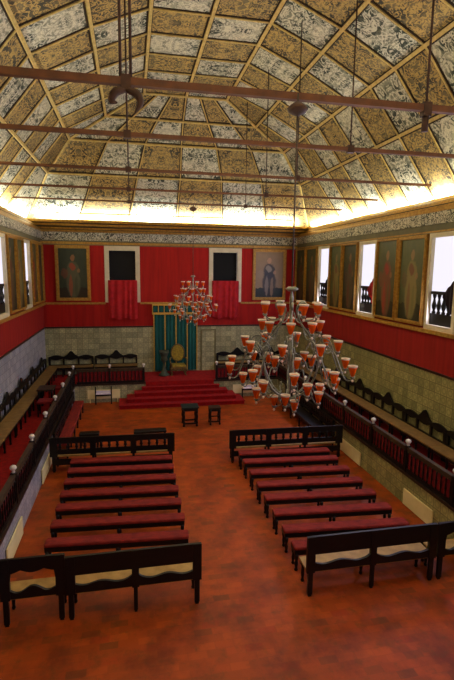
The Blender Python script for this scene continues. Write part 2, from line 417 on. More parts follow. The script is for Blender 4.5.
# ---------------------------------------------------------------- windows in the side walls
def window(nm, x, sgn, y0, y1, dr, drape_label):
    zb, zt = ZP + .03, 6.48; w = .11
    f = MB()
    xa, xb_ = (x - .05, x + .05) if sgn > 0 else (x - .05, x + .05)
    f.box(xa, xb_, y0, y0 + w, zb, zt); f.box(xa, xb_, y1 - w, y1, zb, zt)
    f.box(xa, xb_, y0 + w, y1 - w, zt - w, zt); f.box(xa, xb_, y0 + w, y1 - w, zb, zb + .13)
    o = struct(f.build(nm, 'stone'))
    xr = x + sgn * .08; r = MB()
    r.box(xr - .05, xr + .05, y0 + w, y1 - w, 4.92, 5.0)
    r.build('rail', 'wood', o)
    MB().box(xr - .04, xr + .04, y0 + w, y1 - w, zb + .13, 4.42).build('rail_base', 'wood', o)
    n = 5
    for i in range(n):
        yy = y0 + w + (y1 - y0 - 2 * w) * (i + .5) / n
        MB().lathe([(.05, 4.42), (.05, 4.46), (.028, 4.5), (.055, 4.58), (.062, 4.64), (.04, 4.72), (.026, 4.8), (.05, 4.88), (.05, 4.92)], xr, yy, 8).build('baluster', 'wood', o)
    # cloth hanging over the rail's nearer end
    d = MB(); n = 8; xx = xr - sgn * .075; vs = []; fs = []
    for i in range(n + 1):
        t = i / n; yy = y0 + w + .01 + t * .42
        zt2 = 5.35 - .38 * t if t < .97 else 4.9; zb2 = 4.36 + .45 * t + .05 * math.sin(t * 14)
        o2 = .03 * math.sin(t * 17)
        vs += [(xx + o2, yy, zb2), (xx + o2 * .5, yy, zt2), (xx + o2 * .5 + sgn * .02, yy, zt2), (xx + o2 + sgn * .02, yy, zb2)]
    for i in range(n):
        for k in range(4): fs.append((4 * i + k, 4 * i + 4 + k, 4 * i + 4 + (k + 1) % 4, 4 * i + (k + 1) % 4))
    fs += [(0, 1, 2, 3), (4 * n + 3, 4 * n + 2, 4 * n + 1, 4 * n)]
    d.add(vs, fs, 0, True)
    if drape_label: tag(d.build('drape', dr), drape_label, 'drape')
    return o
window('window_1', XR, 1, *WR[0], 'drape_dark', 'dark cloth on the railing of the bright window nearest the far red wall')
window('window_2', XR, 1, *WR[1], 'drape', 'crimson cloth gathered at the railing of the middle bright window')
window('window_3', XR, 1, *WR[2], 'drape_dark', 'black cloth gathered at the railing of the lilac window cut by the picture edge')
window('window_4', XL, -1, *WL[0], 'drape_dark', None)
window('window_5', XL, -1, *WL[1], 'drape_dark', None)

# ---------------------------------------------------------------- far wall openings and red drapes
for i, (x0, x1) in enumerate(FO):
    f = MB(); w = .19; zt = 6.46
    f.box(x0, x0 + w, YF - .05, YF + .14, zo, zt); f.box(x1 - w, x1, YF - .05, YF + .14, zo, zt); f.box(x0 + w, x1 - w, YF - .05, YF + .14, zt - .2, zt)
    o = struct(f.build('door_%d' % (i + 1), 'stone'))
    MB().box(x0 + w, x1 - w, YF + .15, YF + .2, zo, zt).build('unlit_depth_board', 'black', o)  # flat black board, darkness of the opening put into its colour
    MB().box(x0 + w, x1 - w, YF - .02, YF + .06, zo, 4.9).build('parapet', 'redcloth', o)
    n = 40; d = MB(); vs = []; fs = []; rows = [4.97, 4.9, 4.4, 3.8, 3.28]
    for q, zz in enumerate(rows):
        for k in range(n + 1):
            t = k / n; fl = .015 + .035 * q / 4
            vs.append((x0 + w - .06 + (x1 - x0 - 2 * w + .12) * t, YF - .13 + fl * math.sin(t * 31 + i * 2 + q * .25 + math.sin(t * 9)), zz + (.04 * math.sin(t * 13 + i) if q == 4 else 0)))
    for q in range(len(rows) - 1):
        for k in range(n): fs.append((q * (n + 1) + k, q * (n + 1) + k + 1, (q + 1) * (n + 1) + k + 1, (q + 1) * (n + 1) + k))
    d.add(vs, fs, 0, True); d.box(x0 + w - .05, x1 - w + .05, YF - .12, YF - .0, 4.94, 4.98)
    tag(d.build('red_drape', 'drape'), ['red cloth hanging from the dark opening beside the armoured portrait',
        'red cloth hanging from the dark opening behind the small far chandelier'][i], 'drape')

# ---------------------------------------------------------------- paintings
def painting(label, wall, a0, a1, z0, z1, mat, fw=.12, group=None):
    # local frame: width along +u, face toward the room
    W = a1 - a0; H = z1 - z0
    if wall == 'far': loc, rz = ((a0 + a1) / 2, YF - .004, z0), 0
    elif wall == 'right': loc, rz = (XR - .004, (a0 + a1) / 2, z0), -PI / 2
    else: loc, rz = (XL + .004, (a0 + a1) / 2, z0), PI / 2
    o = thing('painting', label, 'painting', loc, rz, group)
    f = MB(); d = .09
    for (x0, x1, q0, q1) in ((-W / 2, W / 2, 0, fw), (-W / 2, W / 2, H - fw, H), (-W / 2, -W / 2 + fw, fw, H - fw), (W / 2 - fw, W / 2, fw, H - fw)):
        f.box(x0, x1, -d, 0, q0, q1); 
    i = fw * .35
    for (x0, x1, q0, q1) in ((-W / 2 + i, W / 2 - i, i, fw - i), (-W / 2 + i, W / 2 - i, H - fw + i, H - i), (-W / 2 + i, -W / 2 + fw - i, fw, H - fw), (W / 2 - fw + i, W / 2 - i, fw, H - fw)):
        f.box(x0, x1, -d - .02, -d + .01, q0, q1)
    f.build('frame', 'gold', o)
    c = MB(); x = W / 2 - fw
    c.add([(-x, -.03, fw), (x, -.03, fw), (x, -.03, H - fw), (-x, -.03, H - fw)], [(0, 1, 2, 3)])
    c.uv = [(0, 0), (1, 0), (1, 1), (0, 1)]
    c.build('canvas', mat, o, fix=False)
    return o
painting('gold-framed full-length portrait of a figure in armour on the far red wall', 'far', -3.17, -1.74, 4.08, 6.45, 'p_armor', .13)
painting('gold-framed portrait of a standing dark figure on a brownish ground, above the big chandelier', 'far', 5.55, 7.15, 4.1, 6.45, 'p_light', .13)
PR = [((15.17, 16.28), 'p_red', 'dark portrait on the sunlit side, between two bright windows, next to the window with dark cloth'),
      ((11.30, 12.55), 'p_green', 'greenish portrait next to the lilac window at the picture edge')]
G2 = 'framed portraits between the bright windows'; G3 = 'framed portraits on the wall above the lilac tiles'
painting('dark narrow portrait above the chandelier, touching the corner of the far red wall', 'right', 20.08, 21.3, 4.06, 6.47, 'p_dark', .06, G2)
painting('dark narrow portrait with gold frame just before the first small bright window', 'right', 18.74, 20.04, 4.06, 6.47, 'p_dark', .07, G2)
painting('dark portrait between the two small bright windows, adjoining the farther window', 'right', 16.33, 17.42, 4.06, 6.47, 'p_green', .06, G2)
painting('dark portrait between the two small bright windows, adjoining the crimson-cloth window', 'right', 15.13, 16.29, 4.06, 6.47, 'p_dark', .07, G2)
painting('portrait with red-robed figure adjoining the window with crimson cloth', 'right', 12.6, 13.82, 4.06, 6.47, 'p_red', .06, G2)
painting('greenish portrait in a broad gold frame adjoining the lilac window at the picture edge', 'right', 11.24, 12.56, 4.06, 6.47, 'p_green', .09, G2)
painting('narrow dark portrait over the lilac tiles, touching the corner by the armoured portrait', 'left', 20.2, 21.3, 4.06, 6.47, 'p_dark', .06, G3)
painting('narrow dark portrait over the lilac tiles, second from the corner, beside a pink-lit window', 'left', 19.0, 20.16, 4.06, 6.47, 'p_red', .07, G3)
painting('narrow dark portrait over the lilac tiles, just before the pink-lit window nearer the corner', 'left', 16.62, 17.68, 4.06, 6.47, 'p_green', .06, G3)
painting('narrow dark portrait over the lilac tiles, beside the window cut by the picture edge', 'left', 15.47, 16.58, 4.06, 6.47, 'p_dark', .07, G3)

# ---------------------------------------------------------------- balustrades of the raised platforms
def balustrade(label, p0, p1, posts, rz, length, nb, side=-1):
    """local x runs along the rail, posts: list of local x"""
    o = thing('balustrade', label, 'balustrade', (p0[0], p0[1], ZG), rz, 'balustrades around the raised platforms')
    MB().box(0, length, -.05, .05, .56, .62).box(0, length, -.035, .035, .5, .56).build('top_rail', 'railtop', o)
    MB().box(0, length, -.045, .045, .0, .09).build('bottom_rail', 'wood', o)
    n = int(length / .06); c = MB(); vs = []; fs = []
    for k in range(n + 1):
        x = .02 + (length - .04) * k / n; yy = .0 + .012 * math.sin(k * 1.9)
        vs += [(x, yy, .09), (x, yy, .5)]
    for k in range(n): fs.append((2 * k, 2 * k + 2, 2 * k + 3, 2 * k + 1))
    c.add(vs, fs, 0, True); c.build('cloth_panel', 'redcloth', o)
    bm = MB().lathe([(.014, .09), (.02, .13), (.012, .17), (.024, .27), (.012, .4), (.02, .46), (.014, .5)], 0, 0, 6)
    b0 = None
    for k in range(nb):
        x = length * (k + .5) / nb
        if b0 is None: b0 = bm.build('baluster', 'wood', o); bb = b0
        else: bb = b0.copy(); col.objects.link(bb)
        bb.location = (x, side * .03, 0)
    p_ = None
    for x in posts:
        if p_ is None:
            p_ = MB().box(-.04, .04, -.06, .06, 0, .64).build('post', 'wood', o); f_ = MB().lathe([(.03, .64), (.035, .66), (.022, .68), (.06, .72), (.068, .75), (.05, .785), (.012, .80), (.001, .81)], 0, 0, 10).build('finial', 'white', p_); f_['label'] = 'white mushroom-shaped finial'
            q = p_
        else: q = copy_tree(p_, o)
        q.location = (x, 0, 0)
    return o
LPOST = [19.45, 18.26, 16.5, 14.83, 13.14, 11.32, 9.52, 7.85, 6.2]
RPOST = [19.45, 17.9, 16.22, 14.55, 12.87, 11.14, 9.5, 7.83, 6.2]
balustrade('long dark balustrade with white finials in front of the lilac-tiled wall', (GL - .03, 6.0, 0), 0, [y - 6.0 for y in LPOST[1:]] + [13.45], PI / 2, 13.45, 88)
balustrade('long dark balustrade with wine-red cloth before the olive-tiled wall', (GR + .03, 6.0, 0), 0, [y - 6.0 for y in RPOST], PI / 2, 13.45, 88, 1)
balustrade('short dark balustrade with red cloth between the lilac-tiled corner and the dais', (GL + .1, GF + .02, 0), 0, [1.3, 2.68], 0, 2.72, 18)
balustrade('short dark balustrade with red cloth behind the big chandelier, right after the dais', (3.49, GF + .02, 0), 0, [.04, 1.45], 0, 2.74, 18)

# ---------------------------------------------------------------- dais
dz = thing('stepped_dais', 'red-carpeted stepped dais below the green hanging', 'dais', (XC, 18.3, 0))
for k in range(4):
    hw = 2.52 - .3 * k
    s_ = MB(); y0 = .3 * k; z0 = .16 * k
    s_.box(-hw, hw, y0, GF - 18.3 - .06, z0, z0 + .135); s_.box(-hw - .02, hw + .02, y0 - .045, GF - 18.3 - .06, z0 + .13, z0 + .16)
    s_.build('step', 'carpet', dz)
struct(MB().box(XC - 1.46, XC + 1.42, 19.4, 20.92, .802, .825).box(XC - 1.46, XC + 1.42, 19.37, 19.4, .645, .825).build('floor.002', 'carpet'))

# ---------------------------------------------------------------- green hanging
hg = thing('green_hanging', 'tall deep-green cloth of honour with gold braid and pelmet behind the throne', 'hanging', (1.95, YF - .05, .86))
n = 60; vs = []; fs = []
for k in range(n + 1):
    x = -1.0 + 2.0 * k / n; yy = -.03 + .02 * math.sin(k * 1.25)
    vs += [(x, yy, 0), (x, yy, 2.68)]
for k in range(n): fs.append((2 * k, 2 * k + 2, 2 * k + 3, 2 * k + 1))
d = MB(); d.add(vs, fs, 0, True); d.build('cloth', 'green', hg)
for x in (-.98, -.48, .02, .53, .98): MB().box(x - .022, x + .022, -.075, -.058, 0, 2.66).build('braid', 'goldbraid', hg)
MB().box(-1.03, 1.03, -.12, -.02, 2.66, 3.06).build('pelmet', 'greendark', hg)
pb = MB().box(-1.05, 1.05, -.15, -.122, 3.0, 3.07).box(-1.05, 1.05, -.15, -.122, 2.6, 2.69)
for k in range(9): pb.box(-1.05 + k * .258, -1.015 + k * .258, -.14, -.122, 2.69, 3.0)
pb.build('pelmet_braid', 'goldbraid', hg)
for k in range(8):
    x = -.9 + k * .258
    c = MB(); xs2 = lin(x - .09, x + .09, 9); c.strip(xs2, lambda q: 2.72, lambda q, x=x: 2.9 + .08 * math.cos((q - x) / .09 * PI / 2), -.135, -.122); c.build('scallop', 'green', hg)

# ---------------------------------------------------------------- panel door in the tiles at the far wall
f = MB().box(3.12, 3.19, YF - .04, YF - .003, .8, 2.75).box(3.76, 3.83, YF - .04, YF - .003, .8, 2.75).box(3.19, 3.76, YF - .04, YF - .003, 2.68, 2.75)
dd = struct(f.build('door_3', 'olive')); MB().box(3.19, 3.76, YF - .025, YF - .003, .8, 2.68).build('door_panel', 'tile_x', dd)

# ---------------------------------------------------------------- throne and stand
th = thing('throne', 'gilded throne with a yellow oval backrest on the dais', 'throne', (1.99, 20.62, .832))
b = MB(); prof = []
for k in range(24):
    a = 2 * PI * k / 24; prof.append((.27 * math.cos(a), .92 + .37 * math.sin(a) * (1.0 if math.sin(a) > 0 else .9)))
b.add([(x, .16, z) for x, z in prof] + [(x, .22, z) for x, z in prof], [tuple(range(24)), tuple(range(47, 23, -1))] + [(k, (k + 1) % 24, 24 + (k + 1) % 24, 24 + k) for k in range(24)])
b.build('backrest', 'throne', th)
MB().tube([(x * 1.08, .19, .92 + (z - .92) * 1.08) for x, z in prof] + [(prof[0][0] * 1.08, .19, .92)], .03).build('back_frame', 'thronewood', th)
MB().rbox(-.3, .3, -.32, .2, .36, .48, .05).build('seat', 'throne', th)
for s in (-1, 1):
    MB().tube(smoothpath([(s * .28, .18, .72), (s * .34, 0, .74), (s * .38, -.25, .68), (s * .36, -.33, .58), (s * .33, -.28, .45)]), .032).build('armrest', 'thronewood', th)
    for y in (-.28, .17): MB().tube(smoothpath([(s * .27, y, .4), (s * .34, y - .03 * (1 if y < 0 else -1), .25), (s * .28, y, .1), (s * .33, y, .0)]), [.05] * 5 + [.035] * 5 + [.03] * 5 + [.045]).build('leg', 'thronewood', th)
MB().strip(lin(-.28, .28, 13), lambda x: .24 + .04 * math.cos(x * 22), lambda x: .38, -.33, -.29).build('apron', 'thronewood', th)
st = MB().lathe([(.24, 0), (.24, .05), (.16, .1), (.1, .22), (.06, .4), (.05, .55), (.09, .62), (.16, .7), (.13, .82), (.17, .95), (.2, 1.0), (.2, 1.06), (.02, 1.06)], 0, 0, 14)
so = thing('carved_pedestal', 'greenish carved pedestal standing beside the throne', 'pedestal', (1.36, 20.45, .835)); st.build('column', 'greystone', so)
MB().box(-.2, .2, -.2, .2, 1.06, 1.1).build('top', 'greystone', so)

# ---------------------------------------------------------------- settles and benches
def xsn(L, n=49): return lin(-L / 2, L / 2, n)
def settle(name, label, cat, L, loc, rz, bays, style, top, seat_m='seat', seat_z=.45, depth=.46, group=None):
    o = thing(name, label, cat, loc, rz, group); bw = L / bays; t0, t1 = -.045, 0.0
    if style == 'wavy':       # solid top board, wavy lower rail, open gap between
        MB().strip(xsn(L), lambda x: top * .705 if abs((abs(x) % bw) - bw / 2) < 9 else 0, lambda x: top, t0, t1).build('top_board', 'wood', o)
        ph = (lambda x: ((x + L / 2) / bw) % 1)
        MB().strip(xsn(L, 97), lambda x: .46, lambda x: .575 + .05 * math.cos((ph(x) - .5) * 2 * PI) * math.cos((ph(x) - .5) * 2 * PI) + .055 * math.exp(-((min(ph(x), 1 - ph(x))) / .07) ** 2), t0, t1).build('lower_rail', 'wood', o)
    elif style == 'scallop':  # single chair: big scalloped hole
        ph = (lambda x: (x + L / 2) / L)
        MB().strip(xsn(L, 61), lambda x: top * .83 - .05 * abs(math.cos((ph(x) - .12) / .76 * 2 * PI)) - (.12 if abs(ph(x) - .5) > .36 else 0), lambda x: top, t0, t1).build('top_board', 'wood', o)
        MB().strip(xsn(L, 61), lambda x: .46, lambda x: .6 + .05 * math.cos((ph(x) - .5) * 4 * PI), t0, t1).build('lower_rail', 'wood', o)
    elif style == 'turned':   # rails with turned spindles
        MB().strip(xsn(L, 121), lambda x: top * .83 - .06 * math.exp(-((min(((x + L / 2) / bw) % 1, 1 - ((x + L / 2) / bw) % 1)) / .08) ** 2), lambda x: top, t0, t1).build('top_board', 'wood', o)
        MB().box(-L / 2, L / 2, t0, t1, .5, .635).build('lower_rail', 'wood', o)
        MB().box(-L / 2, L / 2, t0, t1, .2, .36).build('bottom_rail', 'wood', o)
        s0 = None
        for k in range(bays):
            for j in range(4):
                x = -L / 2 + bw * (k + .2 + .6 * j / 3)
                m = MB().lathe([(.03, .6), (.04, .63), (.024, .66), (.05, .7), (.03, .75), (.04, .78), (.04, .82)], 0, -.022, 6) if s0 is None else None
                if s0 is None: s0 = m.build('spindle', 'wood', o); q = s0
                else: q = s0.copy(); col.objects.link(q)
                q.location.x = x
    elif style == 'crest':    # wall bench with carved crest
        def hi(x): return .81 + .22 * math.exp(-(x / .17) ** 2) + .07 * abs(math.cos(x / bw * PI)) * (1 if abs(x) > .2 else .5)
        MB().strip(xsn(L, 61), lambda x: .70 - .03 * math.cos(x / bw * 2 * PI), hi, t0, t1).build('top_board', 'wood', o)
        MB().box(-L / 2, L / 2, t0, t1, .43, .47).build('lower_rail', 'wood', o)
    for k in range(bays + 1):
        x = -L / 2 + bw * k; w = .045 if k in (0, bays) else .035
        x = min(max(x, -L / 2 + w), L / 2 - w)
        if style == 'crest':
            MB().box(x - w, x + w, t0 - .005, t1 + .005, 0, .75).build('stile', 'wood', o)
        else:
            full = (k in (0, bays)) or style == 'turned'
            q = MB().box(x - w * (1.6 if style != 'turned' else 2.2), x + w * (1.6 if style != 'turned' else 2.2), t0 - .008, t1 + .008, .44, top - .005); q.build('stile', 'wood', o)
            MB().box(x - w * .9, x + w * .9, t0 - .004, t1 + .004, .04, .44).box(x - w * .65, x + w * .65, t0 + .004, t1 - .004, 0, .04).build('rear_leg', 'wood', o)
        MB().lathe([(.026, 0), (.034, .03), (.022, .06), (.034, .16), (.026, .28), (.034, .34), (.034, seat_z - .06)], x * .985, -depth + .05, 8).build('front_leg', 'wood', o)
    if seat_m == 'redseat': MB().rbox(-L / 2 + .03, L / 2 - .03, -depth, -.05, seat_z - .05, seat_z + .03, .03).build('seat', seat_m, o)
    else: MB().box(-L / 2 - (.0 if style != 'wavy' else .03), L / 2, -depth, -.05, seat_z - .035, seat_z).build('seat', seat_m, o)
    MB().box(-L / 2 + .02, L / 2 - .02, -depth + .03, -depth + .055, seat_z - .12, seat_z - .036).build('seat_rail', 'wood', o)
    return o
# nearest row, seen from behind (seats face the dais)
settle('double_settle', 'dark double settle seen from behind, standing beside the single scallop-backed chair', 'bench', 2.08, (-.02, 7.0, 0), PI + .0, 2, 'wavy', 1.08)
settle('single_settle', 'dark single-seat chair with scalloped back opening beside the double settle', 'chair', .9, (-1.57, 7.03, 0), PI, 1, 'scallop', 1.12)
settle('double_settle', 'dark double settle whose tan seat end sticks out toward the central aisle', 'bench', 2.38, (4.03, 6.82, 0), PI, 2, 'wavy', 1.09)
settle('single_settle', 'dark settle cut by the picture edge under the olive-tiled wall', 'chair', .92, (5.77, 6.82, 0), PI, 1, 'scallop', 1.09)
# spindle-backed settles closing the two blocks of benches
settle('spindle_settle', 'long dark spindle-backed settle behind the red benches, on the lilac platform side', 'bench', 3.24, (-.565, 12.66, 0), PI - .04, 3, 'turned', .97)
settle('spindle_settle', 'long dark spindle-backed settle behind the red benches, below the big chandelier', 'bench', 3.3, (4.36, 12.44, 0), PI - .03, 3, 'turned', .98)
# red-seated settles along the platform fronts
settle('aisle_settle', 'long red-seated settle along the lilac platform front, beyond the spindle-backed settle', 'bench', 4.6, (GL + .08, 15.9, 0), PI / 2, 5, 'turned', .82, 'redseat', .45, .4)
settle('aisle_settle', 'long dark settle along the platform front, mostly hidden behind the big chandelier', 'bench', 4.6, (GR - .08, 15.7, 0), -PI / 2, 5, 'turned', .82, 'wood', .45, .5)
# crested benches on the platforms
G4 = 'crested benches against the lilac-tiled wall'; G5 = 'crested benches against the olive-tiled wall'
ordL = ['crested dark bench against the lilac-tiled wall, the one touching the far corner', 'crested dark bench against the lilac-tiled wall, second from the far corner',
        'crested dark bench against the lilac-tiled wall, third from the far corner', 'crested dark bench against the lilac-tiled wall, fourth from the far corner', 'crested dark bench against the lilac-tiled wall, cut by the picture edge']
base_c = None
for i, lab in enumerate(ordL):
    loc = (XL + .06, 19.95 - 1.84 * i, ZG)
    if base_c is None: base_c = settle('crested_bench', lab, 'bench', 1.82, loc, PI / 2, 3, 'crest', 1.0, 'seat_dark', .44, .48, G4)
    else: dup(base_c, lab, loc, PI / 2, G4)
ordR = ['first', 'second', 'third', 'fourth', 'fifth', 'sixth', 'seventh']
for i in range(7):
    lab = 'crested dark bench against the olive-tiled wall, %s one from the far corner' % ordR[i]
    dup(base_c, lab, (XR - .06, 19.95 - 1.835 * i - (.0), ZG), -PI / 2, G5)
G6 = 'crested benches along the far tiled wall'
fb = settle('crested_bench', 'wide crested dark bench on the far platform, under the portrait in armour', 'bench', 2.0, (-2.2, YF - .05, ZG), 0, 3, 'crest', 1.0, 'seat_dark', .44, .48, G6)
dup(fb, 'wide crested dark bench on the far platform, under the red cloth near the green hanging', (-.72 + .0, YF - .05, ZG), 0, G6).scale = (.93, 1, 1)
dup(fb, 'wide crested dark bench on the far platform, under the cloth behind the far chandelier', (4.86, YF - .05, ZG), 0, G6)
dup(fb, 'short crested dark bench in the far corner, partly hidden by the big chandelier', (6.5, YF - .05, ZG), 0, G6).scale = (.62, 1, 1)
fb.scale = (.95, 1, 1); fb.location.x = -2.66

# upholstered backless benches in rows
def row_bench(label, L, loc, group, rz=0):
    o = thing('upholstered_bench', label, 'bench', loc, rz, group)
    MB().rbox(-L / 2, L / 2, -.135, .135, .415, .465, .03).build('cushion', 'redseat', o)
    f = MB().box(-L / 2 + .01, L / 2 - .01, -.13, -.105, .315, .416).box(-L / 2 + .01, L / 2 - .01, .105, .13, .315, .416)
    f.box(-L / 2 + .01, -L / 2 + .04, -.105, .105, .315, .416).box(L / 2 - .04, L / 2 - .01, -.105, .105, .315, .416).build('frame', 'wood', o)
    for x in (-L / 2 + .05, 0, L / 2 - .05):
        for y in (-.105, .105):
            MB().lathe([(.028, 0), (.038, .025), (.022, .05), (.036, .13), (.026, .2), (.038, .25), (.038, .33)], x, y, 8).build('leg', 'wood', o)
    return o
words = ['first', 'second', 'third', 'fourth', 'fifth', 'sixth', 'seventh', 'eighth']
pb = None; RT = -.07
for i, y in enumerate((8.47, 9.13, 9.80, 10.42, 11.06, 11.68, 12.28)):
    lab = 'red upholstered bench on the lilac platform side, %s row counted from the scallop-backed chair' % words[i]
    if pb is None: pb = row_bench(lab, 2.66, (-.33, y, 0), 'red benches on the lilac platform side', RT)
    else: dup(pb, lab, (-.33, y, 0), RT, 'red benches on the lilac platform side')
pb2 = None
for i, y in enumerate((7.56, 8.13, 8.78, 9.45, 10.1, 10.8, 11.48, 12.06)):
    lab = 'red upholstered bench on the olive platform side, %s row from the double settle' % words[i]
    if pb2 is None: pb2 = row_bench(lab, 2.6, (4.15, y, 0), 'red benches on the olive platform side', RT)
    else: dup(pb2, lab, (4.15, y, 0), RT, 'red benches on the olive platform side')

# low dark benches seen just beyond the spindle-backed settle
def low_bench(label, L, loc):
    o = thing('low_bench', label, 'bench', loc)
    MB().rbox(-L / 2, L / 2, -.15, .15, .39, .46, .02).build('seat', 'wood', o)
    for x in (-L / 2 + .05, L / 2 - .05):
        for y in (-.11, .11): MB().box(x - .025, x + .025, y - .025, y + .025, 0, .39).build('leg', 'wood', o)
low_bench('small dark low bench peeking over the spindle-backed settle, closer to the lilac platform', .6, (-1.36, 14.5, 0))
low_bench('longer dark low bench peeking over the spindle-backed settle, closer to the central aisle', 1.02, (.5, 14.45, 0))

# table and stool in front of the dais
tb = thing('small_table', 'small dark table with blue-green top in front of the dais', 'table', (1.96, 16.08, 0))
MB().box(-.3, .3, -.27, .27, .66, .7).build('tabletop', 'blue', tb)
MB().box(-.26, .26, -.23, -.2, .56, .66).box(-.26, .26, .2, .23, .56, .66).box(-.26, -.23, -.2, .2, .56, .66).box(.23, .26, -.2, .2, .56, .66).build('apron', 'wood', tb)
for x in (-.23, .23):
    for y in (-.2, .2): MB().lathe([(.045, 0), (.05, .03), (.03, .08), (.05, .14), (.03, .2), (.05, .34), (.03, .46), (.045, .5), (.045, .58)], x, y, 8).build('leg', 'wood', tb)
MB().box(-.23, .23, -.22, -.18, .08, .13).box(-.23, .23, .18, .22, .08, .13).build('stretcher', 'wood', tb)
sc = thing('small_stool', 'narrow dark stool with turned legs next to the small table in front of the dais', 'stool', (2.85, 16.05, 0))
MB().box(-.2, .2, -.18, .18, .58, .63).build('seat', 'wood2', sc)
MB().box(-.18, .18, -.165, -.145, .5, .58).box(-.18, .18, .145, .165, .5, .58).build('apron', 'wood', sc)
for x in (-.165, .165):
    for y in (-.15, .15): MB().lathe([(.03, 0), (.04, .03), (.024, .1), (.036, .25), (.024, .4), (.034, .46), (.034, .58)], x, y, 8).build('leg', 'wood', sc)
MB().box(-.165, .165, -.165, -.135, .1, .14).box(-.165, .165, -.165, -.135, .3, .34).box(-.18, -.15, -.15, .15, .1, .14).box(.15, .18, -.15, .15, .1, .14).build('stretcher', 'wood', sc)

# slim stands against the far platform front
sd = thing('low_stand', 'slim dark stand with pale board at the far platform front, before the dais', 'stand', (-1.19, 19.2, 0))
for x in (-.31, .31):
    MB().box(x - .025, x + .025, -.04, .01, 0, .74).build('post', 'wood', sd)
MB().box(-.29, .29, -.03, .0, .34, .42).build('crossbar', 'wood', sd)
MB().box(-.29, .29, -.16, .1, .44, .47).box(-.29, .29, -.01, .01, .47, .56).build('board', 'plaster', sd)
dup(sd, 'slim dark stand with pale board just behind the big chandelier, beyond the dais', (4.93, 19.2, 0))

# cream heating panels on the platform fronts
def wpanel(label, loc, rz, L, h=.38):
    o = thing('heating_panel', label, 'panel', loc, rz, 'cream panels on the platform fronts')
    MB().box(-L / 2, L / 2, -.05, -.02, 0, h).build('plate', 'panel', o)
    MB().box(-L / 2 + .03, L / 2 - .03, -.02, -.002, .03, h - .03).build('bracket', 'wood2', o)
    if loc[2] > .1:
        for x in (-L / 2 + .1, L / 2 - .1): MB().box(x - .02, x + .02, -.05, -.02, -loc[2], .03).build('foot', 'panel', o)
wpanel('cream panel on the bluish platform front, beside the spindle-backed settle', (GL, 12.65, .03), PI / 2, 1.35)
wpanel('cream panel on the bluish platform front, close behind the single settle', (GL, 9.1, .03), PI / 2, 1.2)
wpanel('cream panel on the greenish platform front, near the end of the spindle-backed settle', (GR, 12.3, .03), -PI / 2, 1.35)
wpanel('cream panel on the greenish platform front, just above the settle cut by the picture edge', (GR, 8.9, .03), -PI / 2, 1.1)
wpanel('cream panel behind the slim stand on the far platform front', (-1.19, GF, .17), 0, 1.3, .38)
wpanel('cream panel on the far platform front behind the big chandelier', (4.9, GF, .17), 0, 1.3, .38)

# table and red-seated chairs on the platform by the lilac wall
pt = thing('platform_table', 'small dark-topped table on the red carpet by the lilac-tiled wall', 'table', (-2.86, 16.25, ZG))
MB().box(-.26, .26, -.33, .33, .66, .71).build('tabletop', 'wood2', pt)
for x in (-.2, .2):
    for y in (-.27, .27): MB().lathe([(.035, 0), (.04, .04), (.025, .1), (.04, .3), (.028, .5), (.04, .58), (.04, .66)], x, y, 8).build('leg', 'wood', pt)
def chair(label, loc, rz):
    o = thing('red_stool', label, 'stool', loc, rz)
    MB().rbox(-.22, .22, -.22, .22, .42, .5, .03).build('seat', 'redcloth', o)
    for x in (-.19, .19):
        MB().box(x - .02, x + .02, -.2, -.16, 0, .42).build('leg', 'wood', o); MB().box(x - .02, x + .02, .16, .2, 0, .42).build('leg', 'wood', o)
chair('red-upholstered stool standing just before the small platform table', (-2.78, 15.45, ZG), PI)
chair('red-upholstered stool standing beyond the small platform table', (-2.72, 17.2, ZG), 0)

# ---------------------------------------------------------------- tie bars with hanger rods
ords = ['thickest rust-brown tie bar, from which the big chandelier hangs', 'rust-brown tie bar across the vault, second after the thickest one',
        'rust-brown tie bar across the vault, third after the thickest one', 'rust-brown tie bar across the vault, fourth counting the thickest one as first bar',
        'thin tie bar low over the cornice, from which the small far chandelier hangs', 'thin short tie bar closest to the far cornice']
ords[1] = 'rust-brown tie bar, next one beyond the thickest bar'; ords[2] = 'rust-brown tie bar, two beyond the thickest bar'; ords[3] = 'rust-brown tie bar, three beyond the thickest bar'
def zvault(x):
    a = abs(x - XC)
    for k in range(4):
        a0, _, z0 = LV[k]; a1, _, z1 = LV[k + 1]
        if a <= a0 and a >= a1: return z1 + (z0 - z1) * (a - a1) / (a0 - a1)
    return LV[4][2]
for i, (y, th_) in enumerate(((6.12, .085), (8.4, .07), (11.25, .06), (13.95, .055), (16.5, .05), (20.5, .045))):
    o = thing('tie_bar', ords[i], 'tie bar', (XC, y, 7.7), 0, 'tie bars across the vault')
    hw = 5.62 if i < 5 else 5.1
    MB().box(-hw, hw, -th_ / 2, th_ / 2, -th_ / 2, th_ / 2).build('bar', 'beam', o)
    if i == 5: continue
    for dx in (-2.0, 2.0):
        zt = zvault(XC + dx) - 7.7
        for off in ((-.06, .06) if (i == 0 and dx < 0) else (0,)):
            MB().tube([(dx + off, 0, th_ / 2 - .0), (dx + off, 0, zt)], .014 if i else .018).build('hanger_rod', 'iron', o)
        MB().box(dx - .06, dx + .06, -.05, .05, -.11 if i == 0 else -.06, th_ / 2 + .03).build('bracket', 'iron', o)
    if i == 0:
        b = MB()
        for s, l in ((-1, .2), (1, .3)):
            b.strip(lin(0, 1, 9), lambda t: 0, lambda t: 0, 0, 0) if False else None
            b.tube(smoothpath([(-2.0, -.03, -.1), (-2.0 + s * .12, -.05, -.14), (-2.0 + s * .17, -.05, -.24), (-2.0 + s * .1, -.05, -l - .06)]), [.02, .03, .04, .045, .05, .05, .05, .05, .045, .045, .04, .035, .03, .02, .015, .01])
        b.build('hook', 'iron', o)
        MB().tube([(2.0, -.0, -.1), (2.0, 0, -.3)], .05).build('hook', 'iron', o)

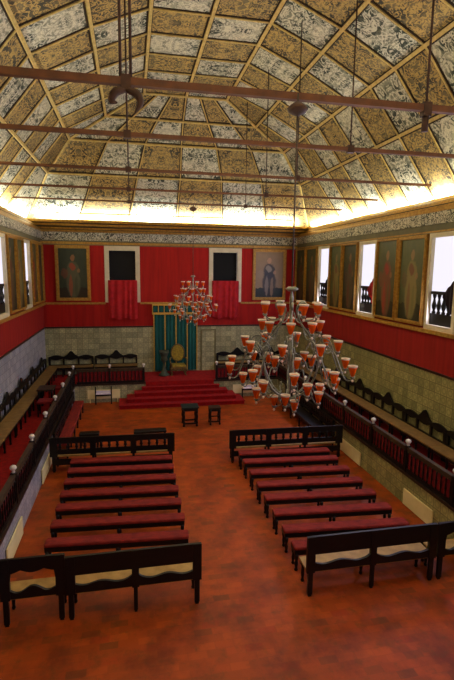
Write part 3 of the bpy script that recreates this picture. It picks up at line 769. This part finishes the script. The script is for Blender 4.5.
# ---------------------------------------------------------------- chandeliers
def polar(r, a, z): return (r * math.cos(a), r * math.sin(a), z)
ZB = 3.60
def chandelier(label, loc):
    o = thing('chandelier', label, 'chandelier', loc)
    L = lambda z: z - ZB
    MB().lathe([(.004, L(3.60)), (.03, L(3.63)), (.012, L(3.66)), (.04, L(3.70)), (.045, L(3.74)), (.02, L(3.8)), (.011, L(3.95)), (.012, L(4.15)), (.024, L(4.3)), (.009, L(4.45)), (.011, L(4.75)), (.02, L(4.85)), (.028, L(4.95)), (.018, L(5.05)), (.032, L(5.12)), (.018, L(5.2)), (.01, L(5.26))], 0, 0, 10).build('stem', 'silver', o)
    rods = MB(); rods.tube([(0, 0, L(5.2)), (0, 0, L(7.72))], .012); rods.build('suspension_rod', 'railtop', o)
    MB().lathe([(.05, L(5.22)), (.09, L(5.25)), (.05, L(5.28))], 0, 0, 12).build('collar', 'silver', o)
    MB().lathe([(.03, L(7.45)), (.11, L(7.49)), (.14, L(7.53)), (.09, L(7.58)), (.03, L(7.62))], 0, 0, 10).build('pulley', 'iron', o)
    # lyre-shaped cage ribs
    for k in range(6):
        a = 2 * PI * k / 6 + .25
        P = [(.2, 4.98), (.235, 5.02), (.2, 5.07), (.13, 5.05), (.09, 4.96), (.14, 4.81), (.27, 4.65), (.38, 4.48), (.42, 4.31), (.38, 4.1), (.26, 3.88), (.05, 3.73)]
        MB().tube(smoothpath([polar(r, a, L(z)) for r, z in P], 4), .015, 6).build('cage_rib', 'silver', o)
    shade = None
    def arm(n, ph, pts, r_end, z_top, th=.008):
        nonlocal shade
        for k in range(n):
            a = 2 * PI * k / n + ph
            zt = z_top; zb = zt - .15
            P = [polar(r, a, L(z)) for r, z in pts] + [polar(r_end, a, L(zb - .03)), polar(r_end, a, L(zb + .01))]
            ar = MB().tube(smoothpath(P, 4), th, 6)
            ar.lathe([(.012, L(zb - .035)), (.03, L(zb - .012)), (.034, L(zb + .004)), (.01, L(zb + .005))], P[-1][0], P[-1][1], 8)
            ar.lathe([(.004, L(zb - .075)), (.016, L(zb - .062)), (.016, L(zb - .048)), (.006, L(zb - .035))], P[-1][0], P[-1][1], 8, 1)
            ar = ar.build('arm', ['silver', 'rimglass'], o)
            if shade is None:
                s = MB().lathe([(.014, 0), (.022, .01), (.036, .05), (.05, .1), (.06, .135), (.056, .135), (.032, .05), (.014, .015)], 0, 0, 12)
                shade = s.build('shade', 'amber', ar)
                rm = MB().lathe([(.0605, .128), (.064, .15), (.06, .152), (.0565, .13)], 0, 0, 12); s_ = MB()
                shade.data.materials.append(M['rimglass'])
                # rim faces belong to the glass itself
                import bmesh
                bmh = bmesh.new(); bmh.from_mesh(shade.data); mm = bpy.data.meshes.new('rim'); mm.from_pydata(rm.v, [], rm.f); n0 = len(bmh.faces); bmh.from_mesh(mm)
                bmh.faces.ensure_lookup_table()
                for f in bmh.faces[n0:]: f.material_index = 1; f.smooth = True
                bmh.to_mesh(shade.data); bmh.free(); q = shade
            else:
                q = shade.copy(); col.objects.link(q); q.parent = ar
            q.location = (P[-1][0], P[-1][1], L(zb))
    arm(8, .1, [(.10, 4.93), (.16, 4.85), (.26, 4.82), (.34, 4.84)], .38, 5.07)
    arm(8, .45, [(.24, 4.69), (.29, 4.61), (.34, 4.6)], .39, 4.83)
    arm(8, .3, [(.36, 4.52), (.44, 4.6), (.53, 4.56), (.58, 4.44), (.62, 4.38)], .64, 4.58)
    arm(10, .05, [(.42, 4.34), (.5, 4.45), (.6, 4.42), (.68, 4.24), (.74, 4.1), (.8, 4.06)], .85, 4.27)
    arm(6, .5, [(.05, 4.3), (.12, 4.36), (.2, 4.28), (.26, 4.16)], .3, 4.36)
    arm(7, .26, [(.4, 4.2), (.46, 4.24), (.52, 4.14), (.56, 3.98), (.6, 3.9)], .64, 4.09)
    arm(6, .1, [(.3, 3.94), (.36, 3.86), (.42, 3.76)], .48, 3.91)
    arm(3, .6, [(.06, 3.72), (.11, 3.64), (.16, 3.6)], .2, 3.76)
    for k in range(8):  # small scroll ornaments between the arms
        a = 2 * PI * k / 8 + .55
        P = [(.39, 4.4), (.47, 4.52), (.55, 4.5), (.55, 4.4), (.49, 4.38), (.48, 4.44)]
        MB().tube(smoothpath([polar(r, a, L(z)) for r, z in P], 4), .009, 5).build('scroll', 'silver', o)
        P = [(.2, 3.83), (.3, 3.76), (.34, 3.84), (.29, 3.9), (.25, 3.86)]
        MB().tube(smoothpath([polar(r, a + .3, L(z)) for r, z in P], 4), .009, 5).build('scroll', 'silver', o)
    return o
ch = chandelier('large silver scroll-armed chandelier with amber glass cups hanging over the aisle', (2.12, 6.05, ZB))
dup(ch, 'small far chandelier with amber glass cups hanging before the green hanging', (2.12, 16.43, ZB), .13)

# ---------------------------------------------------------------- lights
def area(name, loc, direction, sx, sy, power, color, spread=PI):
    l = bpy.data.lights.new(name, 'AREA'); l.shape = 'RECTANGLE'; l.size = sx; l.size_y = sy; l.energy = power; l.color = color; l.spread = spread
    o = bpy.data.objects.new(name, l); col.objects.link(o); o.location = loc
    o.rotation_euler = Vector(direction).to_track_quat('-Z', 'Y').to_euler(); return o
WARM = (1, .86, .62)
# lamps hidden in the cornice trough
COOL = (1, .97, .91)
area('cove_lamp_far', (XC, 20.75, 7.40), (0, .75, .8), 11, .12, 850, COOL, 2.9)
for s in (-1, 1):
    area('cove_lamp_side', (XC + s * 6.08, 10.2, 7.36), (s * .62, 0, .85), 21, .1, 2200, COOL, 2.9)
# added fill lights without fixtures: ceiling bounce, upward vault fill, frontal fill
area('hall_bounce_fill', (XC, 10.5, 8.8), (0, 0, -1), 5, 16, 270, (1, .86, .56))
area('vault_fill', (XC, 9.5, 6.0), (0, 0, 1), 5, 15, 165, (1, .94, .82))
area('front_fill', (XC, -.8, 8.6), (0, .8, -.5), 7, 1.5, 55, (1, .88, .7))
# daylight entering by the right-hand windows
for y0, y1 in WR + [(6.2, 7.4), (2.4, 3.6)]:
    area('day_window', (XR - .1, (y0 + y1) / 2, 5.3), (-1, 0, -.12), .9, 2.1, 95, (.66, .65, 1.0))
w = bpy.data.worlds.new('sky'); bpy.context.scene.world = w; w.use_nodes = True
bg = w.node_tree.nodes['Background']; bg.inputs[0].default_value = (.92, .88, 1.0, 1); bg.inputs[1].default_value = 1.05

# ---------------------------------------------------------------- camera
cam = bpy.data.cameras.new('camera'); co = bpy.data.objects.new('camera', cam); col.objects.link(co)
yaw, pitch, roll = math.radians(11.542), math.radians(8.555), math.radians(.657)
F = Vector((math.sin(yaw) * math.cos(pitch), math.cos(yaw) * math.cos(pitch), -math.sin(pitch)))
r0 = Vector((math.cos(yaw), -math.sin(yaw), 0)); u0 = r0.cross(F)
Rv = r0 * math.cos(roll) + u0 * math.sin(roll); Uv = u0 * math.cos(roll) - r0 * math.sin(roll)
co.matrix_world = Matrix(((Rv.x, Uv.x, -F.x, 0), (Rv.y, Uv.y, -F.y, 0), (Rv.z, Uv.z, -F.z, 5.5), (0, 0, 0, 1)))
cam.sensor_fit = 'VERTICAL'; cam.sensor_height = 36; cam.lens = 469.1 / 680 * 36; cam.clip_end = 200
sc_ = bpy.context.scene; sc_.camera = co
sc_.view_settings.view_transform = 'Standard'; sc_.view_settings.look = 'None'; sc_.view_settings.exposure = 0
